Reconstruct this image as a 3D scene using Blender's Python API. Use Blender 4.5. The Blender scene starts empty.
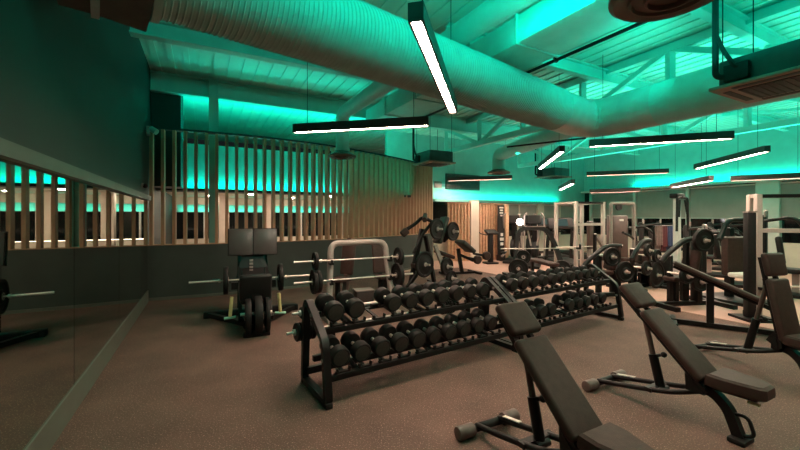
import bpy, bmesh, math, random
from mathutils import Vector, Matrix
random.seed(5)
C = bpy.context.scene.collection
PI = math.pi
F_PX, HOR = 371.0, 217.0
EYE = 1.5
UX, UY = .885, .466
ANG = math.atan2(UY, UX)

def W(u, v, z=0.0):
    """room axes: u runs along the back wall, v runs along the mirror wall"""
    return Vector((UX*u - UY*v, UY*u + UX*v, z))
def at(px, py, Y):
    return Vector(((px-400)/F_PX*Y, Y, EYE-(py-HOR)/F_PX*Y))
def onz(px, py, z):
    return at(px, py, (EYE-z)*F_PX/(py-HOR))
def fl(px, py):
    return onz(px, py, 0.0)

# ------------------------------------------------------------------ materials
def mat(name, col, rough=.5, metal=0.0, noise=None, bump=None, spec=None, coat=0):
    m = bpy.data.materials.new(name); m.use_nodes = True
    nt = m.node_tree; b = nt.nodes['Principled BSDF']
    b.inputs['Base Color'].default_value = (*col, 1)
    b.inputs['Roughness'].default_value = rough
    b.inputs['Metallic'].default_value = metal
    if spec is not None: b.inputs['Specular IOR Level'].default_value = spec
    if coat: b.inputs['Coat Weight'].default_value = coat
    tc = nt.nodes.new('ShaderNodeTexCoord')
    if noise:
        sc, amt = noise
        n = nt.nodes.new('ShaderNodeTexNoise'); n.inputs['Scale'].default_value = sc; n.inputs['Detail'].default_value = 3
        nt.links.new(tc.outputs['Object'], n.inputs['Vector'])
        r = nt.nodes.new('ShaderNodeMapRange')
        r.inputs['From Min'].default_value = .3; r.inputs['From Max'].default_value = .7
        r.inputs['To Min'].default_value = 1-amt; r.inputs['To Max'].default_value = 1+amt
        nt.links.new(n.outputs['Fac'], r.inputs['Value'])
        mx = nt.nodes.new('ShaderNodeVectorMath'); mx.operation = 'SCALE'
        mx.inputs[0].default_value = col
        nt.links.new(r.outputs['Result'], mx.inputs['Scale'])
        nt.links.new(mx.outputs['Vector'], b.inputs['Base Color'])
    if bump:
        sc, st = bump
        n2 = nt.nodes.new('ShaderNodeTexNoise'); n2.inputs['Scale'].default_value = sc
        nt.links.new(tc.outputs['Object'], n2.inputs['Vector'])
        bp = nt.nodes.new('ShaderNodeBump'); bp.inputs['Strength'].default_value = st; bp.inputs['Distance'].default_value = .01
        nt.links.new(n2.outputs['Fac'], bp.inputs['Height'])
        nt.links.new(bp.outputs['Normal'], b.inputs['Normal'])
    return m
def emit(name, col, s):
    m = bpy.data.materials.new(name); m.use_nodes = True
    nt = m.node_tree; nt.nodes.clear()
    e = nt.nodes.new('ShaderNodeEmission'); e.inputs['Color'].default_value = (*col, 1); e.inputs['Strength'].default_value = s
    o = nt.nodes.new('ShaderNodeOutputMaterial'); nt.links.new(e.outputs[0], o.inputs[0])
    return m
M = {}
M['black'] = mat('black_powder_coat', (.006, .005, .0047), .45, .0, (40, .2), None, .25)
M['blackm'] = mat('black_matte_plastic', (.011, .0095, .009), .55, 0, (30, .2), None, .25)
M['rubber'] = mat('black_rubber', (.0075, .0064, .0058), .6, 0, (60, .25), None, .22)
M['cap'] = mat('grey_rubber_cap', (.036, .027, .024), .55, 0, (60, .2), None, .3)
M['vinyl'] = mat('black_vinyl', (.04, .0215, .0175), .55, 0, (25, .15), (180, .12), .22)
M['vinylg'] = mat('dark_green_vinyl', (.026, .024, .018), .55, 0, (25, .15), (180, .12))
M['chrome'] = mat('brushed_chrome', (.62, .52, .47), .38, .55, (80, .08))
M['silver'] = mat('silver_paint', (.26, .215, .195), .45, .1, (60, .1))
M['greytube'] = mat('grey_roller', (.1, .07, .062), .5, 0, (30, .15))
M['silver2'] = mat('bright_silver_paint', (.46, .39, .355), .45, 0, (60, .06))
M['brown'] = mat('brown_shroud', (.075, .045, .038), .45, 0, (10, .15))
M['wood'] = mat('oak_slat', (.38, .22, .125), .6, 0, (5, .08))
M['wood2'] = mat('oak_panel', (.5, .3, .18), .55, 0, (14, .2))
M['green'] = mat('dark_green_paint', (.010, .016, .0125), .6, 0, (3, .12))
M['grey'] = mat('grey_green_paint', (.03, .044, .037), .6, 0, (3, .12))
M['base'] = mat('baseboard_paint', (.085, .092, .072), .5, 0, (5, .1))
M['cream'] = mat('cream_paint', (.62, .53, .44), .6, 0, (4, .06))
M['teallit'] = mat('teal_lit_wall', (.2, .5, .46), .55, 0, (4, .06))  # plain wall paint with the teal cove light put into its colour
M['white'] = mat('white_paint', (.62, .6, .56), .55, 0, (4, .06))
M['roof'] = mat('teal_lit_roof_deck', (.4, .6, .53), .5, 0, (2, .08))  # teal uplight tinted into the deck colour
M['steel'] = mat('teal_lit_steel', (.26, .52, .47), .5, 0, (3, .08))  # steel with the teal roof glow put into its colour
M['duct'] = mat('teal_lit_galvanised_duct', (.4, .5, .46), .5, 0, (6, .08))  # grey metal, some teal roof light mixed into the colour
M['duct2'] = mat('teal_lit_smooth_duct', (.27, .58, .53), .5, 0, (6, .06))  # grey duct, teal roof light mixed into the colour
M['boxduct'] = mat('dull_box_duct', (.11, .085, .068), .55, 0, (6, .2))
M['casing'] = mat('dark_casing', (.03, .045, .04), .5, 0, (6, .3))
M['rust'] = mat('brown_panel', (.3, .165, .125), .5, 0, (8, .15))
M['rust2'] = mat('dull_brown_metal', (.15, .085, .065), .55, 0, (8, .15))
M['dkbrown'] = mat('dark_brown_grille', (.05, .028, .022), .6, 0, (20, .2))
M['lampbody'] = mat('lamp_housing', (.04, .03, .026), .5, 0, (20, .1))
M['blind'] = mat('roller_blind', (.3, .265, .245), .7, 0, (3, .08))
M['glass'] = mat('night_window', (.006, .008, .008), .08, 0, (2, .2))
M['red'] = mat('red_cloth', (.1, .02, .024), .8, 0, (20, .2))
M['pink'] = mat('pale_cloth', (.2, .12, .11), .8, 0, (20, .2))
M['blue'] = mat('blue_cloth', (.015, .03, .08), .8, 0, (20, .2))
M['yellow'] = mat('yellow_grip', (.45, .36, .16), .5, 0, (20, .2))
M['lime'] = mat('green_grip', (.2, .42, .3), .5, 0, (20, .2))
M['screen'] = mat('dark_screen', (.055, .047, .045), .35, 0, (10, .1))
M['paper'] = mat('pale_print', (.6, .55, .5), .6, 0, (10, .1))
M['lamp'] = emit('lamp_diffuser', (1, .66, .51), 200)
M['down'] = emit('downlight', (1, .8, .62), 170)
M['flare'] = emit('bright_lamp', (1, .9, .85), 30)
M['tvglow'] = emit('console_glow', (.5, .8, .7), .12)
def mirror_mat():
    m = mat('smoked_mirror', (.47, .53, .47), .015, 1.0, (1.5, .03)); return m
M['mirror'] = mirror_mat()
def floor_mat(name, c0, c1, c2, rough):
    m = bpy.data.materials.new(name); m.use_nodes = True
    nt = m.node_tree; b = nt.nodes['Principled BSDF']; b.inputs['Roughness'].default_value = rough
    tc = nt.nodes.new('ShaderNodeTexCoord')
    def noise(s, d=2):
        n = nt.nodes.new('ShaderNodeTexNoise'); n.inputs['Scale'].default_value = s; n.inputs['Detail'].default_value = d
        nt.links.new(tc.outputs['Object'], n.inputs['Vector']); return n
    big = noise(2.2, 8)
    r1 = nt.nodes.new('ShaderNodeValToRGB')
    r1.color_ramp.elements[0].position = .3; r1.color_ramp.elements[0].color = (*c0, 1)
    r1.color_ramp.elements[1].position = .7; r1.color_ramp.elements[1].color = (*c1, 1)
    nt.links.new(big.outputs['Fac'], r1.inputs['Fac'])
    sp = noise(100, 3)
    r2 = nt.nodes.new('ShaderNodeValToRGB')
    r2.color_ramp.elements[0].position = .58; r2.color_ramp.elements[0].color = (0, 0, 0, 1)
    r2.color_ramp.elements[1].position = .68; r2.color_ramp.elements[1].color = (1, 1, 1, 1)
    nt.links.new(sp.outputs['Fac'], r2.inputs['Fac'])
    mx = nt.nodes.new('ShaderNodeMix'); mx.data_type = 'RGBA'
    nt.links.new(r2.outputs['Color'], mx.inputs['Factor'])
    nt.links.new(r1.outputs['Color'], mx.inputs['A']); mx.inputs['B'].default_value = (*c2, 1)
    nt.links.new(mx.outputs['Result'], b.inputs['Base Color'])
    bp = nt.nodes.new('ShaderNodeBump'); bp.inputs['Strength'].default_value = .25; bp.inputs['Distance'].default_value = .004
    nt.links.new(sp.outputs['Fac'], bp.inputs['Height']); nt.links.new(bp.outputs['Normal'], b.inputs['Normal'])
    return m
M['floor'] = floor_mat('speckled_rubber_floor', (.066, .035, .026), (.116, .061, .045), (.3, .18, .135), .8)
M['floor2'] = floor_mat('pale_vinyl_floor', (.34, .2, .155), (.4, .24, .19), (.44, .28, .22), .6)

# ------------------------------------------------------------------ mesh builder
def fillet(pts, r, n=6):
    pts = [Vector(p) for p in pts]; out = [pts[0]]
    for a, b, c in zip(pts, pts[1:], pts[2:]):
        d1 = (a-b); d2 = (c-b); rr = min(r, d1.length*.49, d2.length*.49)
        p, q = b+d1.normalized()*rr, b+d2.normalized()*rr
        for i in range(n+1):
            t = i/n
            out.append((1-t)**2*p + 2*t*(1-t)*b + t*t*q)
    out.append(pts[-1]); return out
class MB:
    def __init__(s): s.bm = bmesh.new()
    def box(s, c, size, rot=None, bevel=0, seg=2):
        g = bmesh.ops.create_cube(s.bm, size=1.0)['verts']
        m = Matrix.Translation(Vector(c)) @ (rot.to_4x4() if rot else Matrix()) @ Matrix.Diagonal((*size, 1))
        bmesh.ops.transform(s.bm, matrix=m, verts=g)
        if bevel:
            ed = list({e for v in g for e in v.link_edges})
            bmesh.ops.bevel(s.bm, geom=ed, offset=bevel, segments=seg, profile=.5, affect='EDGES')
        return s
    def bar(s, a, b, w, h, up=(0, 0, 1), bevel=0, seg=2):
        """box from a to b; h measured along up, w sideways"""
        a, b = Vector(a), Vector(b); x = (b-a); L = x.length; x.normalize()
        up = Vector(up)
        if abs(x.dot(up)) > .98: up = Vector((1, 0, 0)) if abs(x.x) < .9 else Vector((0, 1, 0))
        y = up.cross(x).normalized(); z = x.cross(y)
        return s.box((a+b)/2, (L, w, h), Matrix((x, y, z)).transposed(), bevel, seg)
    def cyl(s, a, b, r, r2=None, seg=16, cap=True, bevel=0):
        a, b = Vector(a), Vector(b); d = b-a
        q = d.to_track_quat('Z', 'Y').to_matrix().to_4x4()
        n0 = len(s.bm.verts)
        g = bmesh.ops.create_cone(s.bm, cap_ends=cap, segments=seg, radius1=r, radius2=r if r2 is None else r2, depth=d.length)['verts']
        bmesh.ops.transform(s.bm, matrix=Matrix.Translation((a+b)/2) @ q, verts=g)
        if bevel:
            ed = list({e for v in g for e in v.link_edges if all(len(f.verts) > 4 for f in e.link_faces if len(f.verts) != 4) and any(len(f.verts) > 4 for f in e.link_faces)})
            bmesh.ops.bevel(s.bm, geom=ed, offset=bevel, segments=2, profile=.5, affect='EDGES')
        return s
    def tube(s, pts, r, seg=10, closed=False, rect=None, up=(0, 0, 1)):
        pts = [Vector(p) for p in pts]; n = len(pts); rings = []
        prev = None
        for i, p in enumerate(pts):
            if closed: t = pts[(i+1) % n]-pts[i-1]
            else: t = pts[min(i+1, n-1)]-pts[max(i-1, 0)]
            t.normalize()
            if prev is None:
                u = Vector(up)
                if abs(t.dot(u)) > .95: u = Vector((1, 0, 0)) if abs(t.x) < .9 else Vector((0, 1, 0))
                x = (u-t*u.dot(t)).normalized()
            else:
                x = (prev-t*prev.dot(t)).normalized()
            prev = x; y = t.cross(x)
            if rect:
                w, h = rect
                ring = [s.bm.verts.new(p+y*a*w/2+x*b*h/2) for a, b in ((-1, -1), (1, -1), (1, 1), (-1, 1))]
            else:
                rr = r[i] if isinstance(r, (list, tuple)) else r
                ring = [s.bm.verts.new(p+(x*math.cos(2*PI*k/seg)+y*math.sin(2*PI*k/seg))*rr) for k in range(seg)]
            rings.append(ring)
        m = len(rings[0])
        for i in range(n if closed else n-1):
            a, b = rings[i], rings[(i+1) % n]
            for k in range(m): s.bm.faces.new((a[k], a[(k+1) % m], b[(k+1) % m], b[k]))
        if not closed:
            s.bm.faces.new(rings[0][::-1]); s.bm.faces.new(rings[-1])
        return s
    def lathe(s, prof, o=(0, 0, 0), axis=(0, 0, 1), seg=24):
        """prof: (radius, height) pairs"""
        q = Vector(axis).to_track_quat('Z', 'Y').to_matrix(); o = Vector(o); rings = []
        for r, h in prof:
            if r < 1e-6: rings.append([s.bm.verts.new(o+q @ Vector((0, 0, h)))])
            else: rings.append([s.bm.verts.new(o+q @ Vector((r*math.cos(2*PI*k/seg), r*math.sin(2*PI*k/seg), h))) for k in range(seg)])
        for a, b in zip(rings, rings[1:]):
            for k in range(seg):
                k2 = (k+1) % seg
                if len(a) == 1 and len(b) == 1: continue
                if len(a) == 1: s.bm.faces.new((a[0], b[k], b[k2]))
                elif len(b) == 1: s.bm.faces.new((a[k], a[k2], b[0]))
                else: s.bm.faces.new((a[k], a[k2], b[k2], b[k]))
        return s
    def poly(s, pts, off):
        """prism: polygon pts pushed along off"""
        off = Vector(off); a = [s.bm.verts.new(Vector(p)) for p in pts]; b = [s.bm.verts.new(Vector(p)+off) for p in pts]
        n = len(a); s.bm.faces.new(a[::-1]); s.bm.faces.new(b)
        for k in range(n): s.bm.faces.new((a[k], a[(k+1) % n], b[(k+1) % n], b[k]))
        return s
    def ball(s, c, r, sc=(1, 1, 1)):
        g = bmesh.ops.create_uvsphere(s.bm, u_segments=16, v_segments=10, radius=r)['verts']
        bmesh.ops.transform(s.bm, matrix=Matrix.Translation(Vector(c)) @ Matrix.Diagonal((*sc, 1)), verts=g); return s
    def obj(s, name, m, parent=None, label=None):
        bm = s.bm
        bmesh.ops.recalc_face_normals(bm, faces=bm.faces)
        for f in bm.faces: f.smooth = True
        for e in bm.edges:
            if len(e.link_faces) != 2 or e.calc_face_angle(0) > .6: e.smooth = False
        me = bpy.data.meshes.new(name); bm.to_mesh(me); bm.free()
        me.materials.append(M[m] if isinstance(m, str) else m)
        o = bpy.data.objects.new(name, me); C.objects.link(o)
        if parent: o.parent = parent
        if label: o['label'] = label
        return o
def tag(o, label, cat, group=None, kind=None):
    if label: o['label'] = label
    if cat: o['category'] = cat
    if group: o['group'] = group
    if kind: o['kind'] = kind
    return o
def thing(name, label, cat, loc=(0, 0, 0), rotz=0, group=None, rot=None):
    o = bpy.data.objects.new(name, None); C.objects.link(o); o.empty_display_size = .1
    o.location = loc; o.rotation_euler = rot if rot else (0, 0, rotz)
    return tag(o, label, cat, group)
def struct(mb, name, m, parent=None):
    o = mb.obj(name, m, parent)
    if not parent: o['kind'] = 'structure'
    return o
def dup(root, label, loc=None, rot=None, group=None):
    def cp(o, p):
        c = o.copy(); C.objects.link(c)
        if p: c.parent = p
        for ch in [x for x in bpy.data.objects if x.parent == o]: cp(ch, c)
        return c
    r = cp(root, None); r['label'] = label
    if loc is not None: r.location = loc
    if rot is not None: r.rotation_euler = rot
    if group: r['group'] = group
    return r
ROT_U = Matrix.Rotation(ANG, 3, 'Z')
def ubox(mb, u0, u1, v0, v1, z0, z1, bevel=0):
    c = W((u0+u1)/2, (v0+v1)/2, (z0+z1)/2)
    return mb.box(c, (abs(u1-u0), abs(v1-v0), abs(z1-z0)), ROT_U, bevel)

# ------------------------------------------------------------------ room shell
LW = -.91             # mirror wall (u)
ROOF = 4.3
WW = 14.9             # blind wall (u)
FBV = 10.77           # far wall (v)
mb = MB(); ubox(mb, LW-.1, 15.2, -6, 15.2, -.12, 0); struct(mb, 'floor', 'floor')
mb = MB(); ubox(mb, 6.7, WW, -6, FBV, -.001, .006); ubox(mb, 4.6, 6.7, 8.9, FBV, -.001, .006)
ubox(mb, LW, 6.4, 9.7, 14.5, -.001, .004)
struct(mb, 'floor_pale', 'floor2')
mb = MB(); ubox(mb, LW-.15, LW, -6, 15, 0, ROOF+.1); struct(mb, 'wall_left', 'green')
mb = MB(); ubox(mb, LW, LW+.03, -6, 7.9, 0, .2); struct(mb, 'baseboard_left', 'base')
mb = MB(); ubox(mb, LW, LW+.07, -6, 7.9, 1.79, 1.87); struct(mb, 'trim_mirror', 'base')
mb = MB(); ubox(mb, LW-.15, 15.2, -6.1, -6, 0, ROOF); struct(mb, 'wall_behind', 'grey')
# roof deck with ribs
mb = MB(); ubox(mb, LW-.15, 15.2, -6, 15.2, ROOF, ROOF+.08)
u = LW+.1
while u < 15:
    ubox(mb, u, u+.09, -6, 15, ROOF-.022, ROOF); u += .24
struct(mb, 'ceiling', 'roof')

# mirror panels
edges = [7.86, 7.10, 5.40, 3.70, 2.0, .3, -1.4]
names = ['narrow smoked mirror panel on the dark green wall, next to the slatted screen',
         'smoked mirror panel second from the slatted screen on the dark green wall',
         'smoked mirror panel third from the slatted screen, showing the mirrored plate machine',
         'smoked mirror panel fourth from the slatted screen, mostly cut off by the picture edge']
for i in range(4):
    mb = MB(); ubox(mb, LW+.004, LW+.02, edges[i+1]+.004, edges[i]-.004, .2, 1.79)
    tag(mb.obj('wall_mirror', 'mirror'), names[i], 'mirror', 'mirror panels along the green wall')

# --- curved slatted screen
ctrl = [(-1.6, 7.98), (-.91, 7.95), (.3, 7.88), (1.35, 7.92), (2.5, 8.12), (3.75, 8.58), (5.1, 9.2), (6.45, 10.0), (7.2, 10.5)]
def cat(p0, p1, p2, p3, t):
    return .5*((2*p1)+(-p0+p2)*t+(2*p0-5*p1+4*p2-p3)*t*t+(-p0+3*p1-3*p2+p3)*t**3)
path = []
for i in range(1, len(ctrl)-2):
    for k in range(24):
        t = k/24
        path.append(W(cat(ctrl[i-1][0], ctrl[i][0], ctrl[i+1][0], ctrl[i+2][0], t), cat(ctrl[i-1][1], ctrl[i][1], ctrl[i+1][1], ctrl[i+2][1], t)))
path.append(W(*ctrl[-2]))
acc = [0]
for a, b in zip(path, path[1:]): acc.append(acc[-1]+(b-a).length)
def along(s):
    for i in range(len(acc)-1):
        if acc[i+1] >= s:
            t = (s-acc[i])/(acc[i+1]-acc[i]); p = path[i].lerp(path[i+1], t); d = (path[i+1]-path[i]).normalized(); return p, d
    return path[-1], (path[-1]-path[-2]).normalized()
def ribbon(z0, z1, d0, d1):
    """solid band following the screen between depths d0,d1 behind the face"""
    mb = MB(); ps = []
    for i, p in enumerate(path):
        d = (path[min(i+1, len(path)-1)]-path[max(i-1, 0)]).normalized(); n = Vector((-d.y, d.x, 0))
        ps.append((p+n*d0, p+n*d1))
    vs = [[mb.bm.verts.new((q.x, q.y, z)) for q, z in ((a, z0), (a, z1), (b, z1), (b, z0))] for a, b in ps]
    for a, b in zip(vs, vs[1:]):
        for k in range(4): mb.bm.faces.new((a[k], a[(k+1) % 4], b[(k+1) % 4], b[k]))
    mb.bm.faces.new(vs[0]); mb.bm.faces.new(vs[-1][::-1]); return mb
struct(ribbon(0, .985, 0, .16), 'wall_back', 'grey')
struct(ribbon(0, .05, -.015, 0), 'baseboard_back', 'base')
scr = thing('slat_screen', 'curved screen of upright oak slats above the low grey-green wall', 'screen', (0, 0, 0))
mb = MB(); s = .06; TOPZ = 3.09
while s < acc[-1]:
    p, d = along(s); n = Vector((-d.y, d.x, 0))
    mb.box(p+n*.075+Vector((0, 0, (1.0+TOPZ)/2)), (.053, .135, TOPZ-1.0), Matrix((d, n, Vector((0, 0, 1)))).transposed()); s += .176
mb.obj('slats', 'wood', scr)
ribbon(TOPZ, TOPZ+.035, .005, .15).obj('top_rail', 'green', scr, 'dark painted top rail')
ribbon(.985, 1.0, -.012, .165).obj('bottom_rail', 'wood', scr)

# --- space behind the screen
mb = MB(); ubox(mb, LW, 5.2, 9.55, 9.7, 2.12, 3.15); struct(mb, 'wall_bulkhead', 'teallit')
mb = MB(); ubox(mb, LW, 5.2, 9.2, 9.7, 2.06, 2.12); struct(mb, 'trim_bulkhead', 'green')
mb = MB(); ubox(mb, LW, 5.2, 9.7, 14.6, 2.16, 2.22); struct(mb, 'ceiling_low', 'cream')
mb = MB(); ubox(mb, LW, 6.9, 14.0, 14.15, 0, .78); struct(mb, 'wall_far', 'cream')
mb = MB(); ubox(mb, LW, 6.9, 14.0, 14.15, 1.66, 1.9); struct(mb, 'wall_far_band', 'teallit')  # band coloured teal to carry the cove light on this wall
mb = MB(); ubox(mb, LW, 6.9, 13.85, 14.15, 1.9, 2.16); struct(mb, 'wall_far_soffit', 'cream')
mb = MB(); ubox(mb, LW, 6.9, 14.05, 14.1, .78, 1.66); struct(mb, 'window_1', 'glass')
mb = MB()
for u in (0, 1.6, 3.2, 4.8, 6.4): ubox(mb, u-.03, u+.03, 14.0, 14.1, .78, 1.66)
struct(mb, 'trim_mullions', 'white')
mb = MB(); ubox(mb, 6.9, 7.03, 10.85, 14.6, 0, ROOF); struct(mb, 'wall_side', 'cream')
mb = MB(); ubox(mb, .38, .66, 12.4, 12.7, 0, 2.16); struct(mb, 'pillar', 'cream')
mb = MB(); ubox(mb, 1.65, 1.95, 12.4, 12.7, 0, 2.16); struct(mb, 'pillar', 'cream')
for i, (uu, vv) in enumerate([(.0, 10.6), (1.2, 11.4), (2.4, 10.6), (3.6, 11.4), (4.8, 10.6), (.2, 12.9), (2.6, 12.9), (5.0, 12.9)]):
    mb = MB(); mb.cyl(W(uu, vv, 2.145), W(uu, vv, 2.16), .1, seg=20)
    o = mb.obj('downlight', 'down')
    tag(o, 'small round downlight in the low cream ceiling seen between the slats', 'downlight', 'downlights behind the slats')

mb = MB(); ubox(mb, LW, -.42, 8.55, 9.55, 2.1, ROOF); struct(mb, 'wall_return', 'green')
# steel column standing behind the screen
mb = MB(); cpos = W(.16, 8.35)
for du in (-.075, .075):
    mb.box(cpos+W(du, 0, ROOF/2), (.02, .15, ROOF), ROT_U)
mb.box(cpos+Vector((0, 0, ROOF/2)), (.15, .02, ROOF), ROT_U)
struct(mb, 'column', 'steel')

# --- far wall (wood partitions and blinds) and blind wall
mb = MB(); ubox(mb, 5.2, WW+.2, FBV, FBV+.15, 2.1, ROOF); struct(mb, 'wall_far_upper', 'teallit')
mb = MB(); ubox(mb, 6.9, WW, FBV-.22, FBV, 2.03, 2.1); struct(mb, 'trim_far', 'teallit')
mb = MB(); ubox(mb, 7.0, WW+.2, FBV+.01, FBV+.15, 0, .75); struct(mb, 'wall_far_lower', 'cream')
mb = MB(); ubox(mb, 7.0, WW+.2, FBV+.05, FBV+.1, .75, 2.1); struct(mb, 'window_2', 'glass')
def blind(u0, u1, v0, v1, z0, z1, label, grp):
    t = thing('roller_blind', label, 'blind', W((u0+u1)/2, (v0+v1)/2, z0), ANG, grp)
    L = max(abs(u1-u0), abs(v1-v0)); alongu = abs(u1-u0) > abs(v1-v0)
    sz = (L, .012, z1-z0) if alongu else (.012, L, z1-z0)
    MB().box((0, 0, (z1-z0)/2), sz).obj('blind_cloth', 'blind', t)
    a, b = ((-L/2, 0, z1-z0), (L/2, 0, z1-z0)) if alongu else ((0, -L/2, z1-z0), (0, L/2, z1-z0))
    MB().cyl(a, b, .03).obj('roller', 'white', t)
    MB().bar(Vector(a)-Vector((0, 0, z1-z0)), Vector(b)-Vector((0, 0, z1-z0)), .025, .02).obj('hem_bar', 'white', t)
us = [9.75, 10.95, 12.1, 13.3, 14.7]
lb = ['pale roller blind on the far wall, beside the dark notice board', 'pale roller blind on the far wall, second from the dark notice board',
      'pale roller blind on the far wall, third from the dark notice board', 'pale roller blind on the far wall, in the corner by the blind wall']
for i in range(4): blind(us[i]+.04, us[i+1]-.04, FBV-.03, FBV-.03, 1.32, 2.0, lb[i], 'blinds on the far wall')
mb = MB(); ubox(mb, 11.9, 12.25, FBV-.12, FBV+.05, 0, 2.06)
for u in us: ubox(mb, u-.03, u+.03, FBV-.05, FBV+.1, 0, 2.1)
struct(mb, 'trim_far_mullions', 'cream')
mb = MB(); ubox(mb, WW, WW+.15, -6, FBV, 0, .75); struct(mb, 'wall_right_lower', 'cream')
mb = MB(); ubox(mb, WW, WW+.15, -6, FBV, 2.55, ROOF); struct(mb, 'wall_right', 'teallit')
mb = MB(); ubox(mb, WW+.05, WW+.1, -6, FBV, .75, 2.55); struct(mb, 'window_3', 'glass')
mb = MB(); ubox(mb, WW-.2, WW, -6, FBV, 2.55, 2.62); struct(mb, 'trim_right', 'white')
vs_ = [10.4, 8.55, 6.75, 4.9, 2.5, 0.6, -1.4]
lb = ['grey-green roller blind at the end of the window wall, next to the far corner', 'wide grey-green roller blind behind the silver and brown weight tower',
      'grey-green roller blind behind the tall cable column', 'grey-green roller blind between the cable column and the silver rack',
      'grey-green roller blind behind the silver rack with the dark upright', 'grey-green roller blind past the silver rack at the picture edge']
for i in range(5): blind(WW-.03, WW-.03, vs_[i+1]+.06, vs_[i]-.06, 1.46, 2.5, lb[i], 'blinds on the window wall')
mb = MB()
for v in vs_: ubox(mb, WW-.09, WW+.1, v-.045, v+.045, 0, 2.55)
ubox(mb, WW-.14, WW+.1, 4.4, 4.9, 0, 2.55)
struct(mb, 'trim_right_mullions', 'white')

# wood partitions
def wood_partition(a, b, z1, label, name='timber_partition', step=.115):
    a, b = Vector((*a, 0)), Vector((*b, 0)); d = (b-a); L = d.length
    t = thing(name, label, 'partition', a, math.atan2(d.y, d.x), 'timber partitions by the entrance')
    MB().box((L/2, .06, z1/2), (L, .04, z1)).obj('backing_board', 'wood2', t)
    mb = MB(); x = .03
    while x < L:
        mb.box((x, .015, z1/2), (.045, .05, z1)); x += step
    mb.obj('slats', 'wood2', t)
    MB().box((L/2, .02, z1+.015), (L+.02, .1, .03)).obj('cap_rail', 'wood2', t)
    return t
wood_partition((1.62, 12.5), (2.4, 12.62), 1.96, 'oak slatted partition beside the curved screen, left of the cream pillar')
wood_partition((2.74, 12.7), (3.62, 13.1), 1.94, 'oak slatted partition behind the slim console stand, right of the cream pillar')
mb = MB(); mb.box((2.55, 12.75, 1.03), (.28, .25, 2.06)); struct(mb, 'pillar', 'cream')
t = thing('notice_board', 'tall narrow dark notice board with pale print beside the oak post', 'notice board', (3.46, 12.72, 0), .35)
MB().box((0, 0, 1.05), (.26, .05, 1.7), bevel=.005).obj('board', 'blackm', t)
mb = MB(); z = 1.82
for w in (.16, .11, .14, .08): mb.box((0, -.028, z), (w, .004, .05)); z -= .09
for k, w in enumerate((.1, .15, .12)): mb.box((.02, -.028, .9-.16*k), (w, .004, .1))
mb.obj('print', 'paper', t, 'pale unreadable print')
MB().bar((-.1, 0, .1), (.1, 0, .1), .25, .2, bevel=.01).obj('foot', 'blackm', t)
t = thing('timber_post', 'oak post standing at the right end of the slatted partition', 'post', (3.68, 12.85, 0), .35)
MB().box((0, 0, .97), (.13, .13, 1.94), bevel=.006).obj('shaft', 'wood2', t)
MB().box((0, 0, .03), (.15, .15, .06)).obj('plinth', 'wood2', t)

# ------------------------------------------------------------------ roof steel
def ibeam(mb, a, b, w=.14, h=.26):
    a, b = Vector(a), Vector(b); z = Vector((0, 0, h/2))
    mb.bar(a+z, b+z, w, .025); mb.bar(a-z, b-z, w, .025); mb.bar(a, b, .02, h)
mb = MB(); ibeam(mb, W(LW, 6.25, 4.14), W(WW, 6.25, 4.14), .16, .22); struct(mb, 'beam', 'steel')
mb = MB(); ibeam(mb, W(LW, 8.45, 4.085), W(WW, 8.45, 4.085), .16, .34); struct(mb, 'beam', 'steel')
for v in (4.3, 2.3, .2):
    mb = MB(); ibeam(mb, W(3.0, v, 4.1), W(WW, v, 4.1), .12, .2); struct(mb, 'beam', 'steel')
def truss(u, v0, v1, z0, z1, n):
    mb = MB(); mb.bar(W(u, v0, z0), W(u, v1, z0), .13, .13); mb.bar(W(u, v0, z1), W(u, v1, z1), .13, .13)
    for i in range(n+1):
        v = v0+(v1-v0)*i/n
        mb.bar(W(u, v, z0), W(u, v, z1), .1, .1)
        if i < n:
            v2 = v0+(v1-v0)*(i+1)/n
            mb.bar(W(u, v if i % 2 else v2, z0), W(u, v2 if i % 2 else v, z1), .085, .085)
    struct(mb, 'roof_truss', 'steel')
truss(6.62, -3, 9.5, 3.5, 4.2, 8)
truss(10.4, -3, 10.2, 3.4, 4.2, 8)
mb = MB()
for u, v0, v1 in ((7.0, 4.3, 6.25), (8.8, 2.3, 4.3), (9.0, 6.25, 4.3), (7.2, 2.3, .2), (11.0, 4.3, 2.3), (12.0, 6.25, 8.4)):
    mb.bar(W(u, v0, 3.95), W(u+1.8, v1, 3.95), .06, .06)
struct(mb, 'roof_bracing', 'steel')

# ------------------------------------------------------------------ ducts
D0 = Vector((-1.94, 2.39, 3.235)); DD = Vector((.776, .630, 0)); DR = .32
elb = D0+DD*6.92; VD = W(0, -1)
A0 = D0+DD*.30
t = thing('spiral_duct', 'large ribbed round air duct crossing under the roof and bending at its far end', 'duct', (0, 0, 0))
bend = fillet([elb-DD*1.2, elb, elb+VD*1.2], .8, 14)
axis_pts = [A0]+bend
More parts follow.
